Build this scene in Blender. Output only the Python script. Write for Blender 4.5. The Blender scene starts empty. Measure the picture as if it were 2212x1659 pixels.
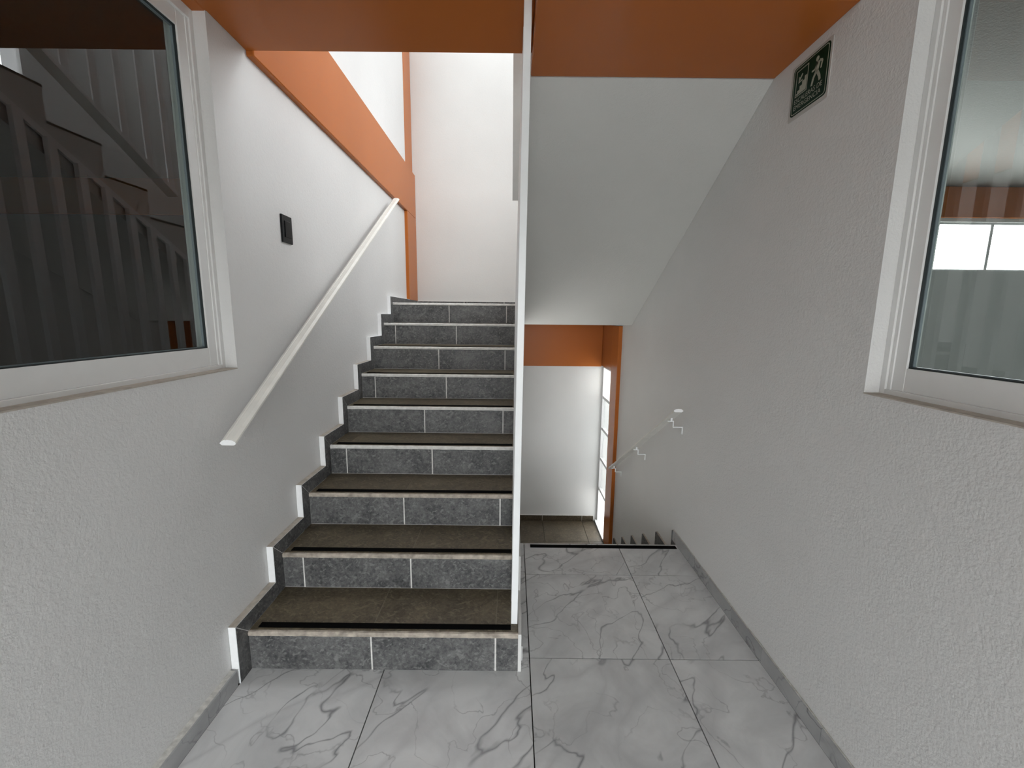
import bpy, bmesh, math, random
from mathutils import Matrix, Vector
random.seed(7)
S = bpy.context.scene
COL = S.collection

# ------------------------------------------------------------------ camera
F_PX, PITCH, YAW, ROLL, CAM_H = 919.9, 8.99, -0.0225, 0.5942, 1.44
cd = bpy.data.cameras.new('camera'); cam = bpy.data.objects.new('camera', cd); COL.objects.link(cam)
cd.sensor_fit = 'HORIZONTAL'; cd.sensor_width = 36.0; cd.lens = F_PX / 2212 * 36.0; cd.clip_start = 0.02
ya, pi_, ro = (math.radians(v) for v in (YAW, PITCH, ROLL))
right = Vector((math.cos(ya), -math.sin(ya), 0)); fh = Vector((math.sin(ya), math.cos(ya), 0)); zz = Vector((0, 0, 1))
fwd = fh * math.cos(pi_) - zz * math.sin(pi_); up = zz * math.cos(pi_) + fh * math.sin(pi_)
ex = right * math.cos(ro) + up * math.sin(ro); ey = -right * math.sin(ro) + up * math.cos(ro)
M = Matrix((ex, ey, -fwd)).transposed().to_4x4(); M.translation = (0, 0, CAM_H)
cam.matrix_world = M
S.camera = cam

# ------------------------------------------------------------------ light and exposure
W = bpy.data.worlds.new('sky'); S.world = W; W.use_nodes = True
wn = W.node_tree; bgn = wn.nodes['Background']
bgn.inputs['Strength'].default_value = 23.0
tcw = wn.nodes.new('ShaderNodeTexCoord'); sxw = wn.nodes.new('ShaderNodeSeparateXYZ'); rpw = wn.nodes.new('ShaderNodeValToRGB')
wn.links.new(tcw.outputs['Generated'], sxw.inputs[0]); wn.links.new(sxw.outputs['Z'], rpw.inputs['Fac']); wn.links.new(rpw.outputs['Color'], bgn.inputs['Color'])
rpw.color_ramp.elements[0].position = 0.0; rpw.color_ramp.elements[0].color = (0.30, 0.295, 0.285, 1)      # ground in daylight
rpw.color_ramp.elements[1].position = 0.02; rpw.color_ramp.elements[1].color = (0.965, 0.985, 1.0, 1)      # overcast sky
S.view_settings.view_transform = 'Standard'; S.view_settings.look = 'None'
S.view_settings.gamma = 1.0; S.view_settings.use_curve_mapping = False
S.view_settings.exposure = 0.0
S.cycles.use_denoising = True
S.cycles.max_bounces = 10; S.cycles.diffuse_bounces = 6; S.cycles.transparent_max_bounces = 16
S.cycles.sample_clamp_indirect = 6.0

def portal(loc, rot, sx, sy):
    l = bpy.data.lights.new('sky_portal', 'AREA'); l.shape = 'RECTANGLE'; l.size = sx; l.size_y = sy
    l.cycles.is_portal = True
    o = bpy.data.objects.new('sky_portal', l); COL.objects.link(o); o.location = loc; o.rotation_euler = rot
    return o
R90 = math.pi / 2; TOPZ = 5.2
portal((0, -3.3, 1.0), (R90, 0, 0), 1.4, 2.0)                # entrance opening added behind the camera to light the hall (faces +Y)
portal((1.25, 4.71, -0.08), (0, R90, 0), 1.9, 0.48)           # lower landing window (faces -X)
portal((1.25, 2.725, 3.51), (0, R90, 0), 1.78, 1.05)             # window added beside the returning flight to light the left wall
portal((0.0, 3.9, TOPZ), (0, 0, 0), 1.6, 1.2)                  # roof opening added over the landing to brighten the back wall (faces down)
portal((4.6, 4.47, 2.155), (-R90, 0, 0), 6.4, 0.45)           # high windows of the side room (faces -Y)

# ------------------------------------------------------------------ materials
def mat(name):
    m = bpy.data.materials.new(name); m.use_nodes = True
    nt = m.node_tree; b = nt.nodes['Principled BSDF']
    return m, nt, b
def N(nt, t, **kw):
    n = nt.nodes.new(t)
    for k, v in kw.items():
        if k in n.inputs: n.inputs[k].default_value = v
        else: setattr(n, k, v)
    return n
def L(nt, a, b): nt.links.new(a, b)
def coord(nt, rnd=False, scale=(1, 1, 1)):
    tc = N(nt, 'ShaderNodeTexCoord'); mp = N(nt, 'ShaderNodeMapping'); mp.inputs['Scale'].default_value = scale
    if rnd:
        oi = N(nt, 'ShaderNodeObjectInfo'); ml = N(nt, 'ShaderNodeVectorMath', operation='SCALE')
        cb = N(nt, 'ShaderNodeCombineXYZ'); L(nt, oi.outputs['Random'], cb.inputs[0]); L(nt, oi.outputs['Random'], cb.inputs[1]); L(nt, oi.outputs['Random'], cb.inputs[2])
        ml.inputs['Scale'].default_value = 37.0; L(nt, cb.outputs[0], ml.inputs[0])
        ad = N(nt, 'ShaderNodeVectorMath', operation='ADD'); L(nt, tc.outputs['Object'], ad.inputs[0]); L(nt, ml.outputs[0], ad.inputs[1])
        L(nt, ad.outputs[0], mp.inputs['Vector'])
    else:
        L(nt, tc.outputs['Object'], mp.inputs['Vector'])
    return mp.outputs['Vector']
def noise(nt, v, scale, detail=4, rough=0.55, dist=0.0):
    n = N(nt, 'ShaderNodeTexNoise'); n.inputs['Scale'].default_value = scale; n.inputs['Detail'].default_value = detail
    n.inputs['Roughness'].default_value = rough; n.inputs['Distortion'].default_value = dist
    L(nt, v, n.inputs['Vector']); return n.outputs['Fac']
def ramp(nt, fac, stops):
    r = N(nt, 'ShaderNodeValToRGB'); e = r.color_ramp.elements
    while len(e) < len(stops): e.new(0.5)
    for x, (p, c) in zip(e, stops):
        x.position = p; x.color = (*c, 1) if len(c) == 3 else c
    L(nt, fac, r.inputs['Fac']); return r.outputs['Color']
def mixc(nt, fac, a, b, mode='MIX'):
    m = N(nt, 'ShaderNodeMix', data_type='RGBA', blend_type=mode)
    for sock, v in ((m.inputs[0], fac), (m.inputs[6], a), (m.inputs[7], b)):
        if isinstance(v, (int, float)): sock.default_value = v
        elif isinstance(v, tuple): sock.default_value = (*v, 1)
        else: L(nt, v, sock)
    return m.outputs[2]
def bump(nt, b, h, strength, dist=0.002):
    n = N(nt, 'ShaderNodeBump'); n.inputs['Strength'].default_value = strength; n.inputs['Distance'].default_value = dist
    L(nt, h, n.inputs['Height']); L(nt, n.outputs['Normal'], b.inputs['Normal'])
def g(v): return (v, v, v)

def m_plaster(name, c, rough=0.55, bstr=0.42, spec=0.5):
    m, nt, b = mat(name); v = coord(nt)
    big = noise(nt, v, 1.6, 3); fine = noise(nt, v, 130, 3, 0.6); mid = noise(nt, v, 62, 2)
    col = ramp(nt, big, [(0.3, tuple(x * 0.95 for x in c)), (0.7, c)])
    L(nt, col, b.inputs['Base Color']); b.inputs['Roughness'].default_value = rough; b.inputs['Specular IOR Level'].default_value = spec
    mx = N(nt, 'ShaderNodeMath', operation='ADD'); L(nt, fine, mx.inputs[0]); L(nt, mid, mx.inputs[1])
    bump(nt, b, mx.outputs[0], bstr, 0.0035)
    return m
WHITE = m_plaster('white_wall_paint', (0.69, 0.688, 0.68))
WHITE2 = m_plaster('smooth_white_paint', (0.69, 0.69, 0.675), 0.5, 0.15)
ORANGE = m_plaster('orange_enamel_paint', (0.42, 0.125, 0.027), 0.26, 0.05, 0.13)
SOFFIT = m_plaster('shaded_white_soffit_paint', (0.65, 0.655, 0.635), 0.5, 0.3)  # wall paint greyed a little, shade put into the underside colour
ROOMPAINT = m_plaster('room_wall_paint', (0.74, 0.75, 0.73), 0.6, 0.1)
CEILGREY = m_plaster('grey_concrete_paint', (0.14, 0.143, 0.135), 0.4, 0.2)

def m_marble(name='white_marble_tile', k=1.0):
    m, nt, b = mat(name); v = coord(nt, True)
    def veins(scale, dist, w, seedscale):
        n = noise(nt, seedscale, scale, 4, 0.42, dist)
        s = N(nt, 'ShaderNodeMath', operation='SUBTRACT'); L(nt, n, s.inputs[0]); s.inputs[1].default_value = 0.5
        a = N(nt, 'ShaderNodeMath', operation='ABSOLUTE'); L(nt, s.outputs[0], a.inputs[0])
        return ramp(nt, a.outputs[0], [(0.0, g(1)), (w * 0.35, g(0.55)), (w, g(0))])
    mp = N(nt, 'ShaderNodeMapping'); mp.inputs['Scale'].default_value = (1.0, 0.40, 1.0)
    mr = N(nt, 'ShaderNodeMapping'); mr.inputs['Rotation'].default_value = (0, 0, 0.75); L(nt, v, mr.inputs['Vector']); L(nt, mr.outputs[0], mp.inputs['Vector'])
    v1 = veins(3.6, 0.3, 0.0085, mp.outputs[0]); v2 = veins(6.4, 0.4, 0.011, mr.outputs[0]); v3 = veins(3.4, 0.5, 0.07, mp.outputs[0])
    brk = ramp(nt, noise(nt, v, 4.0, 3), [(0.30, g(0)), (0.50, g(1))]); brk2 = ramp(nt, noise(nt, v, 3.7, 3), [(0.36, g(0)), (0.56, g(0.9))])
    a1 = mixc(nt, 1.0, v1, brk, 'MULTIPLY'); a2 = mixc(nt, 1.0, v2, brk2, 'MULTIPLY'); a3 = mixc(nt, 1.0, v3, (0.42, 0.42, 0.42), 'MULTIPLY')
    cloud = ramp(nt, noise(nt, v, 3.2, 6, 0.62, 0.7), [(0.3, (0.47, 0.475, 0.48)), (0.62, (0.64, 0.645, 0.645))])
    c = mixc(nt, a3, cloud, (0.40, 0.40, 0.41)); c = mixc(nt, a2, c, (0.33, 0.33, 0.34)); c = mixc(nt, a1, c, (0.23, 0.23, 0.24))
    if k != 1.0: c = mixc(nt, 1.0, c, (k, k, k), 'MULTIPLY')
    L(nt, c, b.inputs['Base Color']); b.inputs['Roughness'].default_value = 0.30
    return m
MARBLE = m_marble()
SHADEMARBLE = m_marble('shaded_marble_tile', 0.62)  # floor marble darkened, so the baseboards carry their shade in the colour

def m_slate(name, lo, hi, streak, rough):
    m, nt, b = mat(name); v = coord(nt, True)
    n1 = noise(nt, v, 7, 5, 0.6, 0.4); n2 = noise(nt, v, 75, 5, 0.75, 0.3); n3 = noise(nt, v, 26, 4, 0.65, 0.5)
    sm = N(nt, 'ShaderNodeMath', operation='MULTIPLY_ADD'); L(nt, n2, sm.inputs[0]); sm.inputs[1].default_value = 0.50
    s2 = N(nt, 'ShaderNodeMath', operation='MULTIPLY_ADD'); L(nt, n1, s2.inputs[0]); s2.inputs[1].default_value = 0.28
    s3 = N(nt, 'ShaderNodeMath', operation='MULTIPLY'); L(nt, n3, s3.inputs[0]); s3.inputs[1].default_value = 0.22
    L(nt, s3.outputs[0], s2.inputs[2]); L(nt, s2.outputs[0], sm.inputs[2])
    mot = ramp(nt, sm.outputs[0], [(0.40, lo), (0.61, hi)])
    def scratch(rot, scale, th):
        rt = N(nt, 'ShaderNodeMapping'); rt.inputs['Rotation'].default_value = rot; L(nt, v, rt.inputs['Vector'])
        sp = N(nt, 'ShaderNodeMapping'); sp.inputs['Scale'].default_value = scale; L(nt, rt.outputs[0], sp.inputs['Vector'])
        n = noise(nt, sp.outputs[0], 1.2, 2, 0.5)
        return ramp(nt, n, [(th, g(0)), (th + 0.05, g(0.55))])
    c = mixc(nt, scratch((0.0, 0.65, 0.65), (1.6, 60.0, 60.0), 0.60), mot, streak)
    c = mixc(nt, scratch((0.0, -0.4, -0.5), (2.0, 45.0, 45.0), 0.63), c, streak)
    blot = ramp(nt, noise(nt, v, 5.0, 4, 0.6, 0.8), [(0.55, g(0)), (0.72, g(0.45))])
    c = mixc(nt, blot, c, streak)
    L(nt, c, b.inputs['Base Color']); b.inputs['Roughness'].default_value = rough
    bump(nt, b, n2, 0.35, 0.0015)
    return m
SLATE = m_slate('grey_slate_tile', (0.030, 0.031, 0.033), (0.150, 0.150, 0.148), (0.21, 0.21, 0.205), 0.55)
TREAD = m_slate('brown_slate_tile', (0.046, 0.035, 0.019), (0.135, 0.107, 0.066), (0.185, 0.152, 0.10), 0.45)
LANDT = m_slate('shaded_brown_slate_tile', (0.034, 0.026, 0.015), (0.085, 0.066, 0.042), (0.13, 0.105, 0.075), 0.38)  # brown slate toned down, the lower landing's shade is in the colour

def m_plain(name, c, rough=0.5, metal=0.0, var=0.06, scale=20, bstr=0.0, spec=0.5):
    m, nt, b = mat(name); v = coord(nt)
    n = noise(nt, v, scale, 4)
    L(nt, ramp(nt, n, [(0.3, tuple(x * (1 - var) for x in c)), (0.7, c)]), b.inputs['Base Color'])
    b.inputs['Roughness'].default_value = rough; b.inputs['Metallic'].default_value = metal; b.inputs['Specular IOR Level'].default_value = spec
    if bstr: bump(nt, b, n, bstr, 0.002)
    return m
GROUT_W = m_plain('white_grout', (0.74, 0.73, 0.70), 0.8, var=0.25, scale=40)
GROUT_B = m_plain('brown_grout', (0.20, 0.175, 0.135), 0.85, var=0.2, scale=40)
GROUT_D = m_plain('dark_grout', (0.03, 0.028, 0.025), 0.9)
EDGE = m_plain('worn_tile_edge', (0.52, 0.46, 0.39), 0.75, var=0.55, scale=28, bstr=0.4)
LEDGE = m_plain('dusty_mortar_ledge', (0.50, 0.45, 0.39), 0.9, var=0.3, scale=35, bstr=0.5)
MORTAR = m_plain('rough_white_mortar', (0.66, 0.65, 0.61), 0.9, var=0.35, scale=60, bstr=0.8)
SKIRTWHITE = m_plain('white_painted_tile_edge', (0.90, 0.91, 0.92), 0.5, var=0.05, scale=60, bstr=0.2)
RUBBER = m_plain('black_grip_tape', (0.004, 0.004, 0.004), 0.9, var=0.3, scale=200, spec=0.05)
ALU = m_plain('white_lacquered_aluminium', (0.74, 0.74, 0.73), 0.32, var=0.03)
GASKET = m_plain('dark_rubber_gasket', (0.02, 0.028, 0.03), 0.5)
BEAD = m_plain('blue_grey_glazing_bead', (0.16, 0.20, 0.215), 0.4)
POSTW = m_plain('white_enamel_steel', (0.88, 0.90, 0.91), 0.35, var=0.05, scale=12)
RAILW = m_plain('worn_white_enamel', (0.76, 0.75, 0.70), 0.38, var=0.12, scale=14)
BLACK = m_plain('black_switch_plastic', (0.003, 0.0035, 0.004), 0.3, spec=0.15)
BLACK2 = m_plain('dark_grey_switch_plastic', (0.008, 0.009, 0.010), 0.35, spec=0.2)
GREEN = m_plain('dark_green_print', (0.002, 0.022, 0.010), 0.4, spec=0.1)
SIGNW = m_plain('pale_sign_print', (0.36, 0.37, 0.30), 0.5)
BACKP = m_plain('grey_sign_backing', (0.50, 0.49, 0.47), 0.45)
STEEL = m_plain('bare_screw_steel', (0.75, 0.75, 0.75), 0.3, 0.8)
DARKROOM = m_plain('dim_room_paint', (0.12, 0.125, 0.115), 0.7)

def m_glass(name, tint, f0):
    m = bpy.data.materials.new(name); m.use_nodes = True; nt = m.node_tree; nt.nodes.clear()
    out = N(nt, 'ShaderNodeOutputMaterial'); mx = N(nt, 'ShaderNodeMixShader'); tr = N(nt, 'ShaderNodeBsdfTransparent'); gl = N(nt, 'ShaderNodeBsdfGlossy')
    tr.inputs['Color'].default_value = (*tint, 1); gl.inputs['Roughness'].default_value = 0.0; gl.inputs['Color'].default_value = (1, 1, 1, 1)
    lw = N(nt, 'ShaderNodeLayerWeight'); pw = N(nt, 'ShaderNodeMath', operation='POWER'); pw.inputs[1].default_value = 5.0; L(nt, lw.outputs['Facing'], pw.inputs[0])
    ma = N(nt, 'ShaderNodeMath', operation='MULTIPLY_ADD'); L(nt, pw.outputs[0], ma.inputs[0]); ma.inputs[1].default_value = 1 - f0; ma.inputs[2].default_value = f0
    L(nt, ma.outputs[0], mx.inputs[0]); L(nt, tr.outputs[0], mx.inputs[1]); L(nt, gl.outputs[0], mx.inputs[2]); L(nt, mx.outputs[0], out.inputs['Surface'])
    return m
GLASS = m_glass('window_glass', (0.78, 0.85, 0.83), 0.085)
CLEAR = m_glass('clear_glass', (0.97, 0.98, 0.98), 0.06)
FROST = m_glass('grey_tinted_glass', (0.72, 0.73, 0.735), 0.06)
DIMROOF = m_glass('light_reducing_roof_glass', (0.36, 0.365, 0.37), 0.06)  # tint only sets how much light the added roof opening gives
DIMPANE = m_glass('light_reducing_glass', (0.62, 0.63, 0.64), 0.06)  # tint only cuts the daylight reaching the lower landing

# ------------------------------------------------------------------ mesh helpers
def box(bm, x0, x1, y0, y1, z0, z1, mi=0):
    v = [bm.verts.new(c) for c in ((x0, y0, z0), (x1, y0, z0), (x1, y1, z0), (x0, y1, z0), (x0, y0, z1), (x1, y0, z1), (x1, y1, z1), (x0, y1, z1))]
    for f in ((3, 2, 1, 0), (4, 5, 6, 7), (0, 1, 5, 4), (1, 2, 6, 5), (2, 3, 7, 6), (3, 0, 4, 7)):
        bm.faces.new([v[i] for i in f]).material_index = mi
def prism_x(bm, poly, x0, x1, mi=0):
    """polygon of (y, z) pulled from x0 to x1"""
    a = [bm.verts.new((x0, y, z)) for y, z in poly]; b = [bm.verts.new((x1, y, z)) for y, z in poly]
    n = len(poly)
    bm.faces.new(a[::-1]).material_index = mi; bm.faces.new(b).material_index = mi
    for i in range(n):
        bm.faces.new([a[i], a[(i + 1) % n], b[(i + 1) % n], b[i]]).material_index = mi
def prism_dir(bm, prof, p0, p1, mi=0):
    """profile of (x, z) swept straight from p0 to p1, ends cut upright"""
    a = [bm.verts.new((p0[0] + x, p0[1], p0[2] + z)) for x, z in prof]; b = [bm.verts.new((p1[0] + x, p1[1], p1[2] + z)) for x, z in prof]
    n = len(prof)
    bm.faces.new(a[::-1]).material_index = mi; bm.faces.new(b).material_index = mi
    for i in range(n):
        bm.faces.new([a[i], a[(i + 1) % n], b[(i + 1) % n], b[i]]).material_index = mi
def finish(bm, name, mats, parent=None, loc=None, bevel=0.0):
    if bevel:
        bmesh.ops.bevel(bm, geom=list(bm.edges), offset=bevel, segments=1, affect='EDGES', profile=0.5)
    bmesh.ops.recalc_face_normals(bm, faces=list(bm.faces))
    me = bpy.data.meshes.new(name); bm.to_mesh(me); bm.free()
    for m in (mats if isinstance(mats, (list, tuple)) else [mats]): me.materials.append(m)
    return link(me, name, parent, loc)
def link(me, name, parent=None, loc=None):
    o = bpy.data.objects.new(name, me); COL.objects.link(o)
    if loc is not None: o.location = loc
    if parent is not None: o.parent = parent
    return o
def boxes(name, mats, lst, parent=None, bevel=0.0):
    bm = bmesh.new()
    for b in lst: box(bm, *b)
    return finish(bm, name, mats, parent, bevel=bevel)
CACHE = {}
def tile(name, m, x0, x1, y0, y1, z0, z1, parent, bevel=0.0):
    """one tile as its own object; alike sizes share one mesh"""
    k = (m.name, round(x1 - x0, 4), round(y1 - y0, 4), round(z1 - z0, 4), bevel)
    if k not in CACHE:
        bm = bmesh.new(); a, b, c = (x1 - x0) / 2, (y1 - y0) / 2, (z1 - z0) / 2
        box(bm, -a, a, -b, b, -c, c)
        if bevel: bmesh.ops.bevel(bm, geom=list(bm.edges), offset=bevel, segments=1, affect='EDGES', profile=0.5)
        bmesh.ops.recalc_face_normals(bm, faces=list(bm.faces))
        me = bpy.data.meshes.new(name); bm.to_mesh(me); bm.free(); me.materials.append(m); CACHE[k] = me
    return link(CACHE[k], name, parent, ((x0 + x1) / 2, (y0 + y1) / 2, (z0 + z1) / 2))
def struct(o, label, cat=None):
    o['kind'] = 'structure'; o['label'] = label
    o['category'] = cat or o.name.split('_')[0].split('.')[0]
    return o
def empty(name, loc=(0, 0, 0)):
    o = bpy.data.objects.new(name, None); COL.objects.link(o); o.location = loc; o.empty_display_size = 0.1
    return o
def thing(name, label, cat, group=None):
    o = empty(name); o['label'] = label; o['category'] = cat
    if group: o['group'] = group
    return o
def tag(o, label, cat, group=None):
    o['label'] = label; o['category'] = cat
    if group: o['group'] = group
    return o

# ------------------------------------------------------------------ measures
XL, XR = -1.088, 1.078            # plaster faces of the side walls
XLO, XRO = XL - 0.15, XR + 0.15   # their outer faces
XS = -1.057                       # face of the stair skirting
XE = 0.0347                       # right end of the stair tiles
Y0, RUN, RISE = 1.5448, 0.2834, 0.1725
YB, YBL = 4.82, 4.955             # back wall above / below the landing
ZL, ZLL = 9 * RISE, -1.05         # the two half landings
YF = 2.5475                       # edge of the hall floor above the lower flight
RUN2, RISE2 = 0.295, 0.175        # lower flight
TOP, HALL0 = 5.2, -3.3
BZ, BZT = 2.47, 2.913             # ring beam
# windows beside the camera: (far jamb, near jamb, sill, head)
LW = (1.672, -0.35, 1.2255, 2.485)
RW = (1.287, -0.55, 1.218, 2.427)

# ------------------------------------------------------------------ setting: walls
struct(boxes('wall_left', WHITE, [
    (XLO, XL, HALL0, LW[1], -1.3, BZT), (XLO, XL, LW[1], LW[0], -1.3, LW[2]),
    (XLO, XL, LW[0], YBL, -1.3, BZT), (XLO, XL, 1.5, YBL, BZT, TOP)]),
    'white textured plaster wall along the left side of the stairs', 'wall')
struct(boxes('wall_right', WHITE, [
    (XR, XRO, HALL0, RW[1], -1.3, BZT), (XR, XRO, RW[1], RW[0], -1.3, RW[2]), (XR, XRO, RW[1], RW[0], RW[3], BZT),
    (XR, XRO, RW[0], 2.2, -1.3, BZT), (XR, XRO, 2.2, 3.25, -1.3, 2.62), (XR, XRO, 3.25, 4.47, -1.3, BZT), (XR, XRO, 4.47, YBL, -1.3, ZLL), (XR, XRO, 4.47, YBL, 1.36, BZT),
    (XR, XRO, 4.80, YBL, BZT, TOP), (XR, XRO, 1.5, 2.2, BZT, TOP), (XR, XRO, 2.2, 3.25, 4.40, TOP), (XR, XRO, 3.25, 4.80, BZT, TOP)]),
    'white textured plaster wall along the right side above the descending stairs', 'wall')
struct(boxes('wall_back', WHITE2, [(XL, XR, YB, YB + 0.2, 1.36, TOP)]), 'bright white wall behind the upper landing', 'wall')
struct(boxes('wall_back_lower', WHITE2, [(XLO, XRO, YBL, YBL + 0.15, -1.3, 1.36)]), 'white wall behind the lower landing beside the narrow window', 'wall')
struct(boxes('wall_under_stairs', WHITE2, [(XLO, 0.03, 4.0, 4.02, ZLL, 1.30)]), 'white wall below the climbing stairs', 'wall')
struct(boxes('wall_hall_end', WHITE2, [
    (XLO, -0.7, HALL0 - 0.15, HALL0, -0.2, BZT), (0.7, XRO, HALL0 - 0.15, HALL0, -0.2, BZT), (-0.7, 0.7, HALL0 - 0.15, HALL0, 2.05, BZT)]),
    'white wall around the added glazed entrance behind the camera', 'wall')
struct(boxes('wall_upper_front', WHITE2, [(XLO, XRO, 1.5, 1.62, BZT, TOP)]), 'white wall closing the stairwell above the hall ceiling', 'wall')
struct(boxes('ceiling_hall', WHITE2, [(XLO, XRO, HALL0 - 0.15, 1.5, BZT, BZT + 0.15)]), 'white ceiling over the hall', 'ceiling')
struct(boxes('ceiling_stairwell', WHITE2, [(XLO, XRO, 1.5, 3.3, TOP, TOP + 0.15), (XLO, XRO, 4.5, YB + 0.2, TOP, TOP + 0.15), (XLO, -0.8, 3.3, 4.5, TOP, TOP + 0.15), (0.8, XRO, 3.3, 4.5, TOP, TOP + 0.15)]), 'white ceiling high over the stairwell', 'ceiling')

# orange concrete frame: beams and columns
def trim(name, label, lst, bevel=0.004):
    return struct(boxes(name, ORANGE, lst, bevel=bevel), label, 'trim')
trim('trim_1', 'orange beam crossing overhead in front of the climbing stairs', [(XL - 0.001, 0.064, 1.45, 1.905, 2.487, BZT)])
trim('trim_2', 'orange beam crossing overhead in front of the sloping underside', [(0.064, XR + 0.001, 1.50, 1.95, 2.427, BZT)])
trim('trim_3', 'orange ring beam running along the upper left wall', [(XL - 0.02, XL + 0.03, 1.905, YB, BZ, BZT)])
trim('trim_4', 'orange column in the landing corner under the ring beam', [(XL - 0.02, XL + 0.03, 4.44, YB, ZL, BZ)])
trim('trim_5', 'orange column in the landing corner above the ring beam', [(XL - 0.02, XL + 0.004, 4.53, YB, BZT, TOP)])
trim('trim_6', 'orange lintel over the dark left window', [(XLO, XL + 0.0015, LW[1], LW[0] + 0.01, 2.485, BZT)])
trim('trim_7', 'orange column beside the narrow window of the lower landing', [(1.042, XRO, 4.21, 4.47, ZLL, 1.36)])
trim('trim_8', 'orange beam over the narrow window of the lower landing', [(1.042, XRO, 4.47, YBL, 0.885, 1.36)])
trim('trim_9', 'orange header across the back wall of the lower landing', [(XL, 1.042, YBL - 0.012, YBL, 0.875, 1.36)])

# ------------------------------------------------------------------ setting: floors
fl = struct(boxes('floor', GROUT_D, [(XL, XR, HALL0, YF, -0.2, -0.0115)]), 'grey veined white marble tile floor of the hall', 'floor')
GAP = 0.0022
xs = [XS - 0.003, -0.514, 0.086, 0.686, 1.065]
ys = [YF, 2.215, 1.615, 1.015, 0.415, -0.185, -0.785, -1.385, -1.985, -2.585, HALL0]
for i in range(4):
    for j in range(len(ys) - 1):
        a, b = xs[i] + (GAP if i else 0), xs[i + 1] - (GAP if i < 3 else 0)
        tile('tile', MARBLE, a, b, ys[j + 1] + GAP, ys[j] - (GAP if j else 0), -0.012, 0, fl)
boxes('grip_strip', RUBBER, [(0.125, 1.052, 2.497, 2.530, 0, 0.003)], fl)
fe = boxes('tile_edge', EDGE, [(0.05, 1.06, YF, YF + 0.004, -0.014, -0.001)], fl)

def base_pieces(name, label, xin, xwall, joints, h=0.066):
    o = struct(empty(name), label, 'baseboard')
    for a, b in zip(joints[:-1], joints[1:]):
        lo, hi = min(xin, xwall), max(xin, xwall)
        m = 0.007 if xin < 0 else 0.006
        if xin < 0: tile('tile', SHADEMARBLE, xin - m, xin, b + 0.0008, a - 0.0008, 0.001, h, o)
        else: tile('tile', SHADEMARBLE, xin, xin + m, b + 0.0008, a - 0.0008, 0.001, h, o)
    bm = bmesh.new(); x0, x1 = (xwall, xin - m) if xin < 0 else (xin + m, xwall)
    n = 60; y1, y0 = joints[0], joints[-1]
    # mortar bed with an uneven top behind the tiles
    rows = []
    for k in range(n + 1):
        y = y0 + (y1 - y0) * k / n; dz = random.uniform(-0.003, 0.003)
        rows.append([bm.verts.new((x0, y, 0.0)), bm.verts.new((x1, y, 0.0)), bm.verts.new((x1, y, h - 0.001 + (dz if xin > 0 else 0))), bm.verts.new((x0, y, h + 0.002 + dz))])
    for r, q in zip(rows[:-1], rows[1:]):
        for i in range(4): bm.faces.new([r[i], r[(i + 1) % 4], q[(i + 1) % 4], q[i]])
    bm.faces.new(rows[0]); bm.faces.new(rows[-1][::-1])
    finish(bm, 'mortar_bed', MORTAR, o)
    return o
base_pieces('baseboard_right', 'shade-darkened marble baseboard along the right wall of the hall', 1.065, XR, [2.612, 2.40, 2.299, 2.094, 1.85, 1.602, 1.251, 0.65, 0.05, -0.55, -1.15, -1.75, -2.35, HALL0])
base_pieces('baseboard_left', 'shade-darkened marble baseboard along the left wall of the hall', -1.060, XL, [1.462, 1.30, 1.02, 0.42, -0.18, -0.78, -1.38, -1.98, -2.58, HALL0])

# landings
lu = struct(boxes('floor_upper', [WHITE2], [(XL, XR, 3.892, YB, 1.372, ZL - 0.0125)]), 'brown slate tile floor of the upper landing', 'floor')
for k, (a, b) in enumerate(((XL, -0.563), (-0.563, -0.057), (-0.057, 0.443), (0.443, 0.943), (0.943, XR))):
    for c, d in ((3.86, 4.31), (4.31, YB)):
        tile('tile', TREAD, a + 0.003, b - 0.003, c + 0.003, d - 0.003, ZL - 0.0125, ZL, lu)
ll = struct(boxes('floor_lower', [GROUT_B], [(XLO, XRO, 4.015, YBL, -1.3, ZLL - 0.0115)]), 'brown slate tile floor of the lower landing', 'floor')
jx = [XL, -0.61, -0.11, 0.389, 0.879, XR]
for a, b in zip(jx[:-1], jx[1:]):
    tile('tile', LANDT, a + 0.002, b - 0.002, 4.02, 4.452, ZLL - 0.012, ZLL, ll)
    tile('tile', LANDT, a + 0.002, b - 0.002, 4.456, YBL, ZLL - 0.012, ZLL, ll)
bl = struct(empty('baseboard_lower'), 'brown slate baseboard of the lower landing', 'baseboard')
for a, b in zip(jx[:-1], jx[1:]):
    tile('tile', LANDT, a + 0.003, min(b, 1.02) - 0.003, YBL - 0.012, YBL - 0.001, ZLL, ZLL + 0.068, bl)
boxes('grout', GROUT_W, [(XL, 1.02, YBL - 0.009, YBL, ZLL, ZLL + 0.072)], bl)
bu = struct(empty('baseboard_upper'), 'grey slate baseboard along the back wall of the upper landing', 'baseboard')
for a, b in zip([XS + 0.001, -0.542, -0.099, 0.4, 0.9], [-0.542, -0.099, 0.4, 0.9, XR]):
    tile('tile', SLATE, a + 0.003, b - 0.003, YB - 0.012, YB - 0.001, ZL, ZL + 0.045, bu)
boxes('grout', GROUT_W, [(XS, XR, YB - 0.010, YB, ZL, ZL + 0.049)], bu)

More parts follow.
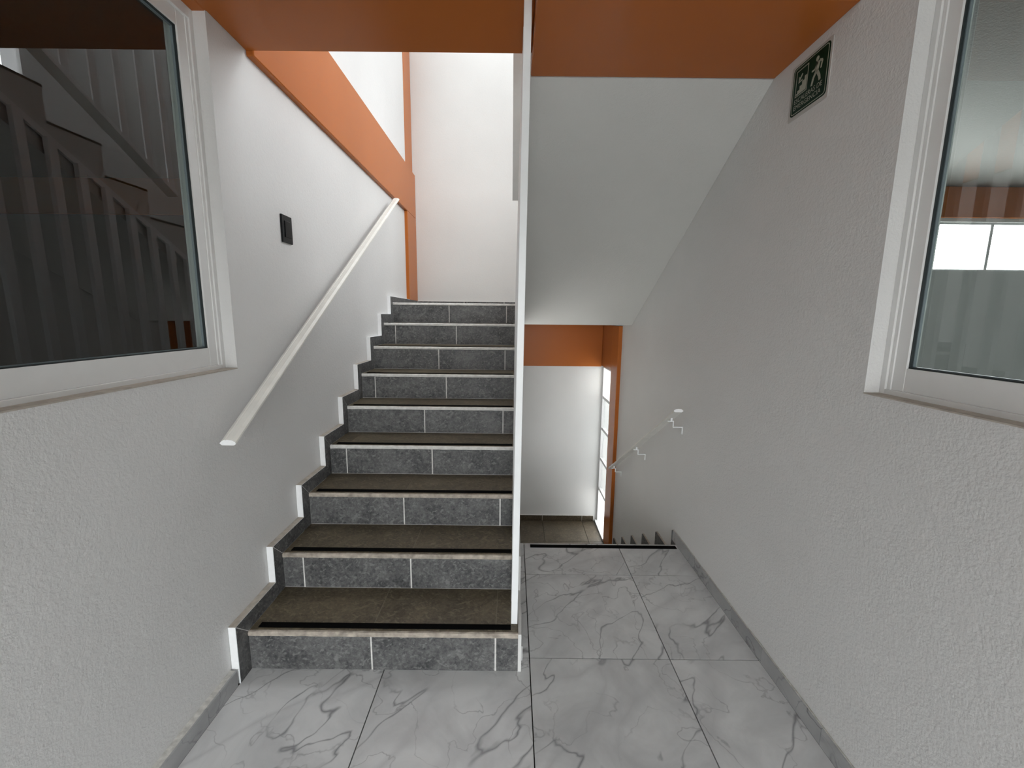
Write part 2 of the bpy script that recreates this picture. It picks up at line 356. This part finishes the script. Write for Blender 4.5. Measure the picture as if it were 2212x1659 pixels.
# ------------------------------------------------------------------ the climbing staircase
st = thing('staircase', 'dark grey slate-tiled stairs climbing along the left wall to the bright landing', 'staircase')
bm = bmesh.new()
def ny(k): return Y0 + (k - 1) * RUN
poly = [(ny(1) + 0.002, 0.0)]
for k in range(1, 10):
    poly += [(ny(k) + 0.002, k * RISE - 0.0215), (ny(k) + 0.0075, k * RISE - 0.0215), (ny(k) + 0.0075, k * RISE - 0.0012), (ny(k + 1) + 0.002 if k < 9 else ny(9) + 0.06, k * RISE - 0.0012)]
poly += [(ny(9) + 0.06, 1.30), (ny(5) + 0.1, 0.0)]
prism_x(bm, poly, XL + 0.004, XE)
for f in bm.faces:
    f.normal_update()
o = finish(bm, 'stair_body', [GROUT_W, GROUT_B], st)
for f in o.data.polygons:
    f.material_index = 1 if f.normal.z > 0.7 else 0
XO = [XS, -0.563, -0.057, XE]; XEV = [XS, -0.965, -0.464, XE]
for k in range(1, 10):
    X = XO if k % 2 else XEV
    y, z0, z1 = ny(k), (k - 1) * RISE, k * RISE
    last = len(X) - 2
    for i in range(len(X) - 1):
        a = X[i] + (0.0035 if i else 0.0005); b = X[i + 1] - (0.0035 if i < last else 0)
        tile('riser_tile', SLATE, a, b, y, y + 0.0115, z0 + (0.002 if k > 1 else 0.001), z1 - 0.0215, st)
        a2 = X[i] + (0.002 if i else 0.0005); b2 = X[i + 1] - (0.002 if i < last else 0)
        tile('tread_tile', TREAD, a2, b2, y + 0.008, (ny(k + 1) if k < 9 else y + 0.045), z1 - 0.012, z1, st)
    bm = bmesh.new()      # worn raw edge of the tread tiles, slightly uneven
    prof = [(y - 0.004, z1 - 0.0185), (y - 0.005, z1 - 0.006), (y - 0.001, z1 - 0.001), (y + 0.0075, z1 - 0.0005), (y + 0.0075, z1 - 0.0205), (y - 0.001, z1 - 0.0205)]
    n = 40; rings = []
    for q in range(n + 1):
        x = XS + (XE - XS) * q / n
        rings.append([bm.verts.new((x, yy + random.uniform(-0.0012, 0.0012) * (yy < y + 0.005), zv + random.uniform(-0.0008, 0.0006))) for yy, zv in prof])
    for r, s in zip(rings[:-1], rings[1:]):
        for i in range(6): bm.faces.new([r[i], r[(i + 1) % 6], s[(i + 1) % 6], s[i]])
    bm.faces.new(rings[0]); bm.faces.new(rings[-1][::-1])
    o = finish(bm, 'tread_edge', EDGE if k < 4 else GROUT_W, st)  # whiter upper edges: wear plus brighter light put into the colour
    if k < 9:
        boxes('grip_strip', RUBBER, [(XS + 0.028, XE - 0.03, y + 0.020, y + 0.048, z1, z1 + 0.003)], st)
# zigzag skirting against the left wall: mitred tile pieces in front of a white-edged bed
SK = 0.070
def zig(k0, k1):
    pts = []
    for k in range(k0, k1 + 1): pts += [(ny(k) - SK, (k - 1) * RISE + (SK if k > 1 else 0)), (ny(k) - SK, k * RISE + SK)]
    return pts
for k in range(1, 10):
    y, z0, z1 = ny(k), (k - 1) * RISE, k * RISE
    ynext = ny(k + 1) if k < 9 else YB
    top = SK if k < 9 else 0.05
    bm = bmesh.new()      # upright piece beside the riser
    prism_x(bm, [(y - SK, z0 + (SK if k > 1 else 0) + 0.001), (y - 0.0005, z0 + 0.001), (y - 0.0005, z1 - 0.001), (y - SK, z1 + top - 0.002)], XS - 0.008, XS)
    finish(bm, 'skirting_tile', SLATE, st)
    bm = bmesh.new()      # level piece along the tread
    end = [(ynext - SK, z1 + top), (ynext - 0.001, z1 + 0.001)] if k < 9 else [(YB - 0.013, z1 + top), (YB - 0.013, z1 + 0.001)]
    prism_x(bm, [(y + 0.001, z1 + 0.001), end[1], end[0], (y - SK + 0.002, z1 + top)], XS - 0.008, XS)
    finish(bm, 'skirting_tile', SLATE, st)
    bm = bmesh.new()      # painted bed behind the tiles: white front edge, dusty ledge on top
    yf = y - SK - 0.002
    box(bm, XL + 0.0012, XS - 0.0012, yf, y + 0.02, z0 + (SK + 0.002 if k > 1 else 0), z1 + top + 0.002)
    box(bm, XL + 0.0012, XS - 0.0012, y + 0.02, (ynext - SK - 0.002) if k < 9 else YB - 0.001, z0 + 0.02, z1 + top + 0.002)
    o = finish(bm, 'skirting_bed', [SKIRTWHITE, LEDGE], st)
    for f in o.data.polygons: f.material_index = 1 if (f.normal.z > 0.7 and k < 7) else 0
# plastered right flank with its thin white front edge
bm = bmesh.new()
fl_poly = [(ny(1) - 0.001, 0.0)]
for k in range(1, 10):
    fl_poly += [(ny(k) - 0.001, k * RISE - 0.004), (ny(k + 1) - 0.001 if k < 9 else ny(9) + 0.06, k * RISE - 0.004)]
fl_poly += [(ny(9) + 0.06, 1.30), (ny(5) + 0.1, 0.0)]
prism_x(bm, fl_poly, XE + 0.0002, XE + 0.0135)
finish(bm, 'stair_flank', WHITE2, st)
boxes('flank_skirting', MARBLE, [(XE + 0.0137, XE + 0.021, ny(1) + 0.055, YF, 0.0, 0.068)], st)

# ------------------------------------------------------------------ the descending staircase
sd = thing('staircase', 'brown slate-tiled stairs going down on the right to the lower landing', 'staircase')
def dy(k): return YF + (k - 1) * RUN2           # face of the k-th riser down
bm = bmesh.new(); poly = [(YF + 0.012, -0.21)]
bm2 = bmesh.new()
pts = [(dy(1) + 0.006, -0.21)]
for k in range(1, 6): pts += [(dy(k) + 0.006, -k * RISE2 - 0.0125), (dy(k + 1) + 0.006, -k * RISE2 - 0.0125)]
pts += [(dy(6) + 0.006, ZLL - 0.012), (dy(6) - 0.25, ZLL - 0.012), (dy(1) + 0.006, -0.55)]
pts = [pts[0]] + pts[1:]
pts[0] = (dy(1) + 0.006, -0.187)
prism_x(bm2, pts, 0.058, XR - 0.021)
finish(bm2, 'stair_body', GROUT_B, sd)
bm.free()
for k in range(1, 6):
    for i, (a, b) in enumerate(((0.06, 0.56), (0.56, XR - 0.021))):
        tile('tread_tile', TREAD, a + 0.002, b - 0.002, dy(k) + 0.013, dy(k + 1) + 0.012, -k * RISE2 - 0.0125, -k * RISE2, sd)
        tile('riser_tile', SLATE, a + 0.002, b - 0.002, dy(k) + 0.006, dy(k) + 0.012, -k * RISE2 + 0.002, -(k - 1) * RISE2 - 0.013 - (0.19 if k == 1 else 0) * 0, sd)
for k in range(0, 6):
    y = dy(k + 1) + SK                           # outer corner of the k-th tooth
    z = -k * RISE2 + (SK if k else 0.066)
    y_prev = dy(k) + SK if k else YF + 0.064
    bm = bmesh.new()
    if k: box(bm, XR - 0.019, XR - 0.012, y_prev - 0.002, y, z - SK, z)
    else: box(bm, XR - 0.019, XR - 0.012, YF + 0.066, y, -0.06, z)
    box(bm, XR - 0.019, XR - 0.012, dy(k + 1) + 0.013, y, z - SK - RISE2 + SK, z - SK + 0.0)
    finish(bm, 'skirting_tile', SLATE, sd)
    bm = bmesh.new()
    box(bm, XR - 0.012, XR - 0.0012, (y_prev - 0.002) if k else YF + 0.067, y + 0.001, z - SK, z + 0.002)
    box(bm, XR - 0.012, XR - 0.0012, dy(k + 1) + 0.013, y + 0.001, z - RISE2, z - SK)
    finish(bm, 'skirting_bed', LEDGE, sd)
struct(boxes('wall_stair_side', WHITE2, [(0.0, 0.055, YF + 0.001, 4.015, -1.3, -0.001)]), 'white side wall left of the descending stairs', 'wall')

# ------------------------------------------------------------------ the returning flight overhead
su = thing('staircase', 'white sloping underside of the flight returning overhead above the descending stairs', 'staircase')
bm = bmesh.new()
N3, RUN3 = 8, 0.29; R3 = (BZT - ZL) / N3
pts = [(3.83, 1.40), (1.955, 2.427), (1.955, BZT - 0.02)]
for k in range(N3 - 1, 0, -1):
    yk = 3.80 - k * RUN3
    if yk < 1.955: continue
    pts += [(max(yk, 1.955), ZL + (k + 1) * R3 - 0.013) if False else (yk, ZL + (k + 1) * R3 - 0.013), (yk, ZL + k * R3 - 0.013)]
pts[2] = (1.955, ZL + 7 * R3 - 0.013)
pts = [p for p in pts if p[1] <= ZL + 7 * R3]
pts += [(3.80, ZL + R3 - 0.013), (3.80, ZL - 0.014), (3.89, ZL - 0.014), (3.89, 1.372)]
prism_x(bm, pts[1:], 0.062, XR - 0.0012)
finish(bm, 'stair_body', SOFFIT, su)
for k in range(1, 7):
    yk = 3.80 - (k - 1) * RUN3
    if yk - RUN3 > 1.9:
        tile('tread_tile', TREAD, 0.062, XR - 0.004, yk - RUN3, yk + 0.004, ZL + k * R3 - 0.0125, ZL + k * R3, su)

# ------------------------------------------------------------------ railings
LEAN = 0.0215 / 2.34               # the uprights stand slightly out of plumb
def post(bm, x, y, z0, z1, w, d, z0b=None, z1b=None):
    f = lambda z: x + (z - 0.172) * LEAN
    z0b = z0 if z0b is None else z0b; z1b = z1 if z1b is None else z1b
    v = [bm.verts.new((f(z) + dx, yy, z)) for z, dx, yy in ((z0, 0, y), (z0, w, y), (z0b, w, y + d), (z0b, 0, y + d), (z1, 0, y), (z1, w, y), (z1b, w, y + d), (z1b, 0, y + d))]
    for q in ((3, 2, 1, 0), (4, 5, 6, 7), (0, 1, 5, 4), (1, 2, 6, 5), (2, 3, 7, 6), (3, 0, 4, 7)): bm.faces.new([v[i] for i in q])
rl = thing('stair_railing', 'white steel railing of tall flat uprights standing on the climbing stairs', 'railing')
def rail_z(y): return 2.40 - (y - 2.157) * 0.573
for i in range(15):
    y = 1.597 + i * RUN / 2
    k = int((y - Y0) / RUN + 1e-6) + 1
    z0 = min(k, 9) * RISE + 0.0012
    z1 = min(2.487, rail_z(y))
    if z1 - z0 < 0.1: continue
    bm = bmesh.new(); post(bm, 0.0055, y, z0, z1, 0.0265, 0.045, None, min(2.487, rail_z(y + 0.045)))
    finish(bm, 'post', POSTW, rl, bevel=0.0012)
bm = bmesh.new()
prism_dir(bm, [(-0.014, -0.003), (0.0, -0.003), (0.0, 0.035), (-0.014, 0.035)], (0.058, 2.02, rail_z(2.02)), (0.045, 3.62, rail_z(3.62)))
finish(bm, 'top_rail', POSTW, rl)
r2 = thing('stair_railing', 'white steel railing of thin flat uprights guarding the returning flight overhead', 'railing')
def bot_z(y): return 2.73 - (y - 2.31) * 0.597
for i in range(7):
    y = 2.08 + i * 0.1585
    bm = bmesh.new(); post(bm, -0.030, y, bot_z(y), bot_z(y) + 1.55, 0.010, 0.048, bot_z(y + 0.048), bot_z(y + 0.048) + 1.55)
    finish(bm, 'post', POSTW, r2, bevel=0.001)
for nm, dz, w_ in (('bottom_rail', -0.028, 0.072), ('top_rail', 1.55, 0.03)):
    bm = bmesh.new(); x = -0.030 + 2.1 * LEAN + (0.014 if dz > 0 else 0)
    prism_dir(bm, [(0, 0), (w_, 0), (w_, 0.03), (0, 0.03)], (x, 2.0, bot_z(2.0) + dz), (x, 3.10, bot_z(3.10) + dz))
    finish(bm, nm, POSTW, r2)

# ------------------------------------------------------------------ wall handrails
PROF = [(-0.029, -0.002), (-0.020, -0.010), (0.022, -0.010), (0.029, -0.005), (0.028, 0.002), (0.016, 0.009), (-0.004, 0.0105), (-0.007, 0.0085), (-0.011, 0.0105), (-0.019, 0.007)]
def handrail(label, xc, p0, p1, brs, side, mirror):
    t = thing('handrail', label, 'handrail', None)
    prof = [(-x, z) for x, z in PROF][::-1] if mirror else PROF
    bm = bmesh.new(); prism_dir(bm, prof, (xc, *p0), (xc, *p1)); finish(bm, 'rail', RAILW, t)
    s0 = (p1[1] - p0[1]) / (p1[0] - p0[0])
    capm = [(x * 0.98, z * 0.98) for x, z in prof]
    for (yy, zv), sg in ((p0, -1), (p1, 1)):
        bm = bmesh.new(); prism_dir(bm, capm, (xc, yy, zv), (xc, yy + sg * 0.002, zv)); finish(bm, 'end_cap', SKIRTWHITE, t)
    xw = XR if side > 0 else XL
    for y in brs:
        z = p0[1] + (y - p0[0]) * s0 - 0.0105
        b = bmesh.new(); d = 0.012; tck = 0.005; s = side
        def seg(xa, xb, za, zb): box(b, min(xa, xb), max(xa, xb), y - d / 2, y + d / 2, min(za, zb), max(za, zb))
        # stepped flat iron: plate under the rail, drop, arm to the wall, foot down the wall
        if s < 0:       # plain strut running down and back to the wall
            prism = [(xc + 0.006, z + 0.004), (xc - 0.006, z + 0.004), (xw, z - 0.122), (xw, z - 0.105)]
            a_ = [b.verts.new((px, y - d / 2, pz)) for px, pz in prism]; b_ = [b.verts.new((px, y + d / 2, pz)) for px, pz in prism]
            b.faces.new(a_); b.faces.new(b_[::-1])
            for i in range(4): b.faces.new([a_[i], b_[i], b_[(i + 1) % 4], a_[(i + 1) % 4]])
            finish(b, 'bracket', POSTW, t); continue
        seg(xc - s * 0.022, xc + s * 0.012, z - 0.020, z - 0.015)
        seg(xc - s * 0.004, xc + s * 0.006, z - 0.015, z + 0.004)
        seg(xc + s * 0.012, xc + s * 0.017, z - 0.058, z - 0.015)
        seg(xc + s * 0.017, xw - s * 0.004, z - 0.058, z - 0.053)
        seg(xw - s * 0.004, xw, z - 0.102, z - 0.053)
        o = finish(b, 'bracket', POSTW, t)
        b = bmesh.new(); bmesh.ops.create_cone(b, cap_ends=True, segments=10, radius1=0.004, radius2=0.003, depth=0.003,
            matrix=Matrix.Translation((xw - s * 0.0055, y, z - 0.090)) @ Matrix.Rotation(math.pi / 2, 4, 'Y'))
        finish(b, 'screw', STEEL, o)
    return t
handrail('long white handrail rising on the left wall beside the climbing stairs', -1.003, (1.452, 0.990), (3.815, 2.415), (1.75, 2.6, 3.45), -1, False)
handrail('short white handrail descending on the right wall over the lower stairs', 1.003, (2.507, 0.892), (4.10, -0.052), (2.615, 3.30, 3.985), 1, True)

# ------------------------------------------------------------------ sliding windows beside the camera
def slider(name, label, side, spec, glass):
    yj, yn, zs, zh = spec; s = side
    w = struct(empty(name), label, 'window')
    xw = XL if s < 0 else XR
    X = lambda d: xw + s * d
    def bx(d0, d1, y0, y1, z0, z1): return (min(X(d0), X(d1)), max(X(d0), X(d1)), y0, y1, z0, z1)
    fo, fi = 0.045, 0.120
    boxes('frame', ALU, [bx(fo, fi, yj - 0.018, yj, zs, zh), bx(fo + 0.006, fi, yj - 0.030, yj - 0.018, zs, zh), bx(fo, fi, yn, yn + 0.03, zs, zh),
                         bx(fo, fi, yn + 0.03, yj - 0.018, zs, zs + 0.018), bx(fo, fi, yn + 0.03, yj - 0.018, zh - 0.035, zh)], w, bevel=0.0008)
    boxes('sill', LEDGE, [bx(-0.0015, fo, yn, yj, zs + 0.0002, zs + 0.004)], w)
    ym = (yj + yn) / 2 - 0.02
    for a, b, d0 in ((ym + 0.0, yj - 0.026, fo + 0.010), (yn + 0.03, ym + 0.09, fo + 0.042)):
        z0, z1 = zs + 0.018, zh - 0.035
        d1 = d0 + 0.030; stl = 0.042; mid = 0.085
        nearjamb = b > ym + 0.2
        la, lb = (mid, stl) if nearjamb else (stl, mid)
        f = boxes('sash', ALU, [bx(d0, d1, a, a + la, z0, z1), bx(d0, d1, b - lb, b, z0, z1), bx(d0 + 0.001, d1, a + la, b - lb, z0, z0 + 0.068), bx(d0 + 0.001, d1, a + la, b - lb, z1 - 0.05, z1)], w, bevel=0.0008)
        ga, gb, gz0, gz1 = a + la, b - lb, z0 + 0.068, z1 - 0.05
        for nm, m_, e0, e1, w_ in (('gasket', GASKET, 0.006, 0.013, 0.0035), ('glazing_bead', BEAD, 0.013, 0.0205, 0.006)):
            boxes(nm, m_, [bx(d0 + e0, d0 + e1, ga, ga + w_, gz0, gz1), bx(d0 + e0, d0 + e1, gb - w_, gb, gz0, gz1),
                           bx(d0 + e0, d0 + e1, ga, gb, gz0, gz0 + w_), bx(d0 + e0, d0 + e1, ga, gb, gz1 - w_, gz1)], f)
        bm = bmesh.new(); x = X(d0 + 0.021)
        bm.faces.new([bm.verts.new(c) for c in ((x, ga, gz0), (x, gb, gz0), (x, gb, gz1), (x, ga, gz1))])
        finish(bm, 'pane', glass, f)
    return w
slider('window_1', 'white aluminium sliding window with dark glass in the left wall', -1, LW, GLASS)
slider('window_2', 'white aluminium sliding window looking into a lit room in the right wall', 1, RW, GLASS)

# lower landing window, then unseen openings added for light
def fixed(name, label, y0, y1, z0, z1, rails, x=1.062, glass=None):
    w = struct(empty(name), label, 'window')
    f = boxes('frame', ALU, [(x, x + 0.05, y0, y0 + 0.03, z0, z1), (x, x + 0.05, y1 - 0.03, y1, z0, z1), (x, x + 0.05, y0 + 0.03, y1 - 0.03, z0, z0 + 0.025), (x, x + 0.05, y0 + 0.03, y1 - 0.03, z1 - 0.02, z1)], w, bevel=0.001)
    zs = [z0 + 0.025] + rails + [z1 - 0.02]
    for r in rails: boxes('glazing_bar', ALU, [(x + 0.008, x + 0.042, y0 + 0.03, y1 - 0.03, r - 0.016, r + 0.016)], w, bevel=0.001)
    for a, b in zip(zs[:-1], zs[1:]):
        bm = bmesh.new(); bm.faces.new([bm.verts.new(c) for c in ((x + 0.025, y0 + 0.03, a), (x + 0.025, y1 - 0.03, a), (x + 0.025, y1 - 0.03, b), (x + 0.025, y0 + 0.03, b))])
        finish(bm, 'pane', glass or CLEAR, w)
    return w
w3 = fixed('window_3', 'narrow floor to beam window lighting the lower landing', 4.47, YBL - 0.001, ZLL, 0.885, [0.513, 0.135, -0.24, -0.62], glass=DIMPANE)
boxes('sill', SKIRTWHITE, [(1.036, 1.062, 4.47, YBL - 0.001, ZLL, ZLL + 0.022)], w3)
fixed('added_window_4', 'window added for light beside the returning flight', 2.2, 3.25, 2.62, 4.40, [], glass=FROST)  # unseen window, added and placed to light the left wall
w7 = struct(empty('added_window_7'), 'roof opening added for light over the upper landing', 'window')  # unseen roof opening, added to brighten the upper back wall
boxes('frame', ALU, [(-0.8, -0.77, 3.3, 4.5, TOP, TOP + 0.1), (0.77, 0.8, 3.3, 4.5, TOP, TOP + 0.1), (-0.77, 0.77, 3.3, 3.33, TOP, TOP + 0.1), (-0.77, 0.77, 4.47, 4.5, TOP, TOP + 0.1)], w7)
bm = bmesh.new(); bm.faces.new([bm.verts.new(c) for c in ((-0.77, 3.33, TOP + 0.06), (0.77, 3.33, TOP + 0.06), (0.77, 4.47, TOP + 0.06), (-0.77, 4.47, TOP + 0.06))]); finish(bm, 'pane', DIMROOF, w7)
d1 = struct(empty('added_door_1'), 'glazed entrance added for light at the end of the hall behind the camera', 'door')  # unseen entrance, added to bring light in from behind
boxes('frame', ALU, [(-0.7, -0.65, HALL0 - 0.1, HALL0 - 0.04, 0, 2.05), (0.65, 0.7, HALL0 - 0.1, HALL0 - 0.04, 0, 2.05), (-0.03, 0.03, HALL0 - 0.1, HALL0 - 0.04, 0, 1.99), (-0.65, 0.65, HALL0 - 0.1, HALL0 - 0.04, 1.99, 2.05)], d1)
bm = bmesh.new(); bm.faces.new([bm.verts.new(c) for c in ((-0.65, HALL0 - 0.07, 0), (0.65, HALL0 - 0.07, 0), (0.65, HALL0 - 0.07, 1.99), (-0.65, HALL0 - 0.07, 1.99))]); finish(bm, 'pane', CLEAR, d1)

# ------------------------------------------------------------------ rooms behind the two hall windows
RY0, RY1, RZ = -1.6, 4.30, 2.70
struct(boxes('wall_room_right', ROOMPAINT, [
    (XRO, 8.0, RY1, RY1 + 0.14, -0.2, 1.93), (XRO, 8.0, RY1, RY1 + 0.14, 2.385, 2.44),
    (8.0, 8.15, RY0, RY1 + 0.14, -0.2, RZ), (XRO, 8.0, RY0 - 0.15, RY0, -0.2, RZ), (XRO, 1.42, RY1, RY1 + 0.14, 1.93, 2.385)]),
    'pale grey walls of the lit room seen through the right window', 'wall')
struct(boxes('floor_room_right', MARBLE, [(XRO, 8.0, RY0, RY1, -0.2, 0)]), 'grey floor of the lit room beyond the right window', 'floor')
struct(boxes('ceiling_room_right', CEILGREY, [(XRO, 8.15, RY0 - 0.15, RY1 + 0.14, RZ, RZ + 0.12)]), 'grey ceiling of the lit room beyond the right window', 'ceiling')
trim('trim_10', 'orange beam above the high windows of the room beyond the right window', [(XRO, 8.0, RY1 - 0.02, RY1 + 0.14, 2.42, RZ)])
w6 = struct(empty('window_5'), 'row of bright high windows in the room beyond the right window', 'window')
x = 1.42; edges = [1.42, 2.30, 3.20, 4.09 - 0.0, 4.60, 5.50, 6.40, 7.30, 8.0]
boxes('frame', ALU, [(1.42, 8.0, RY1 + 0.02, RY1 + 0.07, 1.93, 1.945), (1.42, 8.0, RY1 + 0.02, RY1 + 0.07, 2.365, 2.385)], w6)
for e in (1.42, 2.30, 3.10, 3.86, 4.62, 5.38, 6.14, 6.90, 7.66): boxes('mullion', ALU, [(e, e + 0.03, RY1 + 0.02, RY1 + 0.07, 1.945, 2.365)], w6)
bm = bmesh.new(); bm.faces.new([bm.verts.new(c) for c in ((1.42, RY1 + 0.045, 1.94), (8.0, RY1 + 0.045, 1.94), (8.0, RY1 + 0.045, 2.38), (1.42, RY1 + 0.045, 2.38))]); finish(bm, 'pane', CLEAR, w6)
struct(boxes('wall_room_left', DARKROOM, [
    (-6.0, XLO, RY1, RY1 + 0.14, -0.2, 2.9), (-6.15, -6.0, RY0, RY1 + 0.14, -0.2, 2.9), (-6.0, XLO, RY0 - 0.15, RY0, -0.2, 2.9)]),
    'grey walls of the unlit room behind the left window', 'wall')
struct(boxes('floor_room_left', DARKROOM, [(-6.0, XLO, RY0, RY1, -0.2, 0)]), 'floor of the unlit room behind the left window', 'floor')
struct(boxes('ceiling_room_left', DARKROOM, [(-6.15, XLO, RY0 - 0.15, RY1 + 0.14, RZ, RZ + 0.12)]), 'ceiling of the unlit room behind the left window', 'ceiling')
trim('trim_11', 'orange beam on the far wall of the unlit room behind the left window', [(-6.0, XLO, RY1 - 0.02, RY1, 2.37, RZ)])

# ------------------------------------------------------------------ light switch
sw = thing('light_switch', 'black rectangular light switch on the left wall above the handrail', 'switch')
bm = bmesh.new(); box(bm, XL - 0.001, XL + 0.009, 2.073, 2.165, 1.776, 1.902); finish(bm, 'cover_plate', BLACK2, sw, bevel=0.002)
bm = bmesh.new(); box(bm, XL + 0.008, XL + 0.0125, 2.093, 2.145, 1.800, 1.876); finish(bm, 'rocker', BLACK, sw, bevel=0.0015)

# ------------------------------------------------------------------ emergency stairs sign (left edge = far end of the wall)
sg = thing('emergency_sign', 'green emergency stairs sign with running figure high on the right wall', 'sign')
SY0, SY1, SZ0, SZ1 = 1.808, 1.616, 2.214, 2.385
def up_(u, v): return (SY0 + (SY1 - SY0) * u, SZ0 + (SZ1 - SZ0) * v)
def plate(name, m, poly, d0, d1, parent=sg):
    bm = bmesh.new(); prism_x(bm, [up_(u, v) for u, v in poly], XR - d1, XR - d0); return finish(bm, name, m, parent)
def rrect(u0, u1, v0, v1, r):
    out = []
    for cx, cy, a0 in ((u1 - r, v1 - r, 0), (u0 + r, v1 - r, 90), (u0 + r, v0 + r, 180), (u1 - r, v0 + r, 270)):
        for k in range(4):
            a = math.radians(a0 + k * 30); out.append((cx + r * math.cos(a), cy + r * math.sin(a)))
    return out
plate('backing', BACKP, rrect(-0.07, 1.05, -0.08, 1.06, 0.03), 0.0, 0.003)
plate('board', GREEN, rrect(0, 1, 0, 1, 0.07), 0.003, 0.0045)
def ring(name, outer, inner, d0, d1, m=SIGNW):
    bm = bmesh.new(); n = len(outer)
    O = [bm.verts.new((XR - d1, *up_(*p))) for p in outer]; I = [bm.verts.new((XR - d1, *up_(*p))) for p in inner]
    O2 = [bm.verts.new((XR - d0, *up_(*p))) for p in outer]; I2 = [bm.verts.new((XR - d0, *up_(*p))) for p in inner]
    for i in range(n):
        j = (i + 1) % n
        bm.faces.new([O[i], O[j], I[j], I[i]]); bm.faces.new([O[i], O[j], O2[j], O2[i]]); bm.faces.new([I[i], I[j], I2[j], I2[i]])
    return finish(bm, name, m, sg)
D0, D1 = 0.0045, 0.0049
ring('border_line', rrect(0.025, 0.975, 0.025, 0.975, 0.06), rrect(0.038, 0.962, 0.040, 0.960, 0.05), D0, D1)
ring('panel_outline', rrect(0.10, 0.445, 0.375, 0.905, 0.005), rrect(0.115, 0.43, 0.392, 0.888, 0.005), D0, D1)
plate('stair_symbol', SIGNW, [(0.13, 0.41), (0.415, 0.41), (0.415, 0.70), (0.355, 0.70), (0.355, 0.63), (0.29, 0.63), (0.29, 0.56), (0.225, 0.56), (0.225, 0.49), (0.165, 0.49), (0.165, 0.44), (0.13, 0.44)], D0, D1)
bm = bmesh.new()
for q in ([(0.27, 0.80), (0.295, 0.775), (0.215, 0.675), (0.19, 0.70)], [(0.175, 0.635), (0.185, 0.76), (0.21, 0.755), (0.205, 0.66)], [(0.175, 0.635), (0.205, 0.66), (0.29, 0.675), (0.29, 0.645)]):
    prism_x(bm, [up_(*p) for p in q], XR - D1, XR - D0)
finish(bm, 'arrow_symbol', SIGNW, sg)
bm = bmesh.new()
prism_x(bm, [up_(0.685 + 0.042 * math.cos(a * math.pi / 8), 0.835 + 0.050 * math.sin(a * math.pi / 8)) for a in range(16)], XR - D1, XR - D0)
def limb(*p):
    for (a, wa), (b, wb) in zip(p[:-1], p[1:]):
        dx, dyv = b[0] - a[0], b[1] - a[1]; ln = math.hypot(dx, dyv); nx, nyv = -dyv / ln, dx / ln
        prism_x(bm, [up_(a[0] + nx * wa, a[1] + nyv * wa), up_(b[0] + nx * wb, b[1] + nyv * wb), up_(b[0] - nx * wb, b[1] - nyv * wb), up_(a[0] - nx * wa, a[1] - nyv * wa)], XR - D1, XR - D0)
limb(((0.725, 0.775), 0.05), ((0.69, 0.60), 0.045))
limb(((0.70, 0.60), 0.032), ((0.775, 0.47), 0.030), ((0.80, 0.375), 0.026))
limb(((0.69, 0.61), 0.032), ((0.615, 0.50), 0.028), ((0.58, 0.365), 0.024))
limb(((0.70, 0.76), 0.022), ((0.635, 0.655), 0.020), ((0.555, 0.655), 0.016))
limb(((0.745, 0.775), 0.022), ((0.825, 0.735), 0.020), ((0.80, 0.595), 0.016))
finish(bm, 'person_symbol', SIGNW, sg)
def text(body, u0, u1, v0, h):
    c = bpy.data.curves.new('lettering', 'FONT'); c.body = body; c.size = 1; c.extrude = 0.0
    t = bpy.data.objects.new('lettering', c); COL.objects.link(t)
    bpy.context.view_layer.update()
    me = bpy.data.meshes.new_from_object(t.evaluated_get(bpy.context.evaluated_depsgraph_get()))
    bpy.data.objects.remove(t)
    xs_ = [v.co.x for v in me.vertices]; ys_ = [v.co.y for v in me.vertices]
    x0, x1, yb, yt = min(xs_), max(xs_), 0.0, max(ys_)
    for v in me.vertices:
        y, z = up_(u0 + (u1 - u0) * (v.co.x - x0) / (x1 - x0), v0 + h * (v.co.y - yb) / (yt - yb))
        v.co = (XR - D1, y, z)
    me.materials.append(SIGNW); return link(me, 'lettering', sg)
text('ESCALERAS DE', 0.10, 0.88, 0.235, 0.095)
text('EMERGENCIA', 0.10, 0.86, 0.105, 0.095)
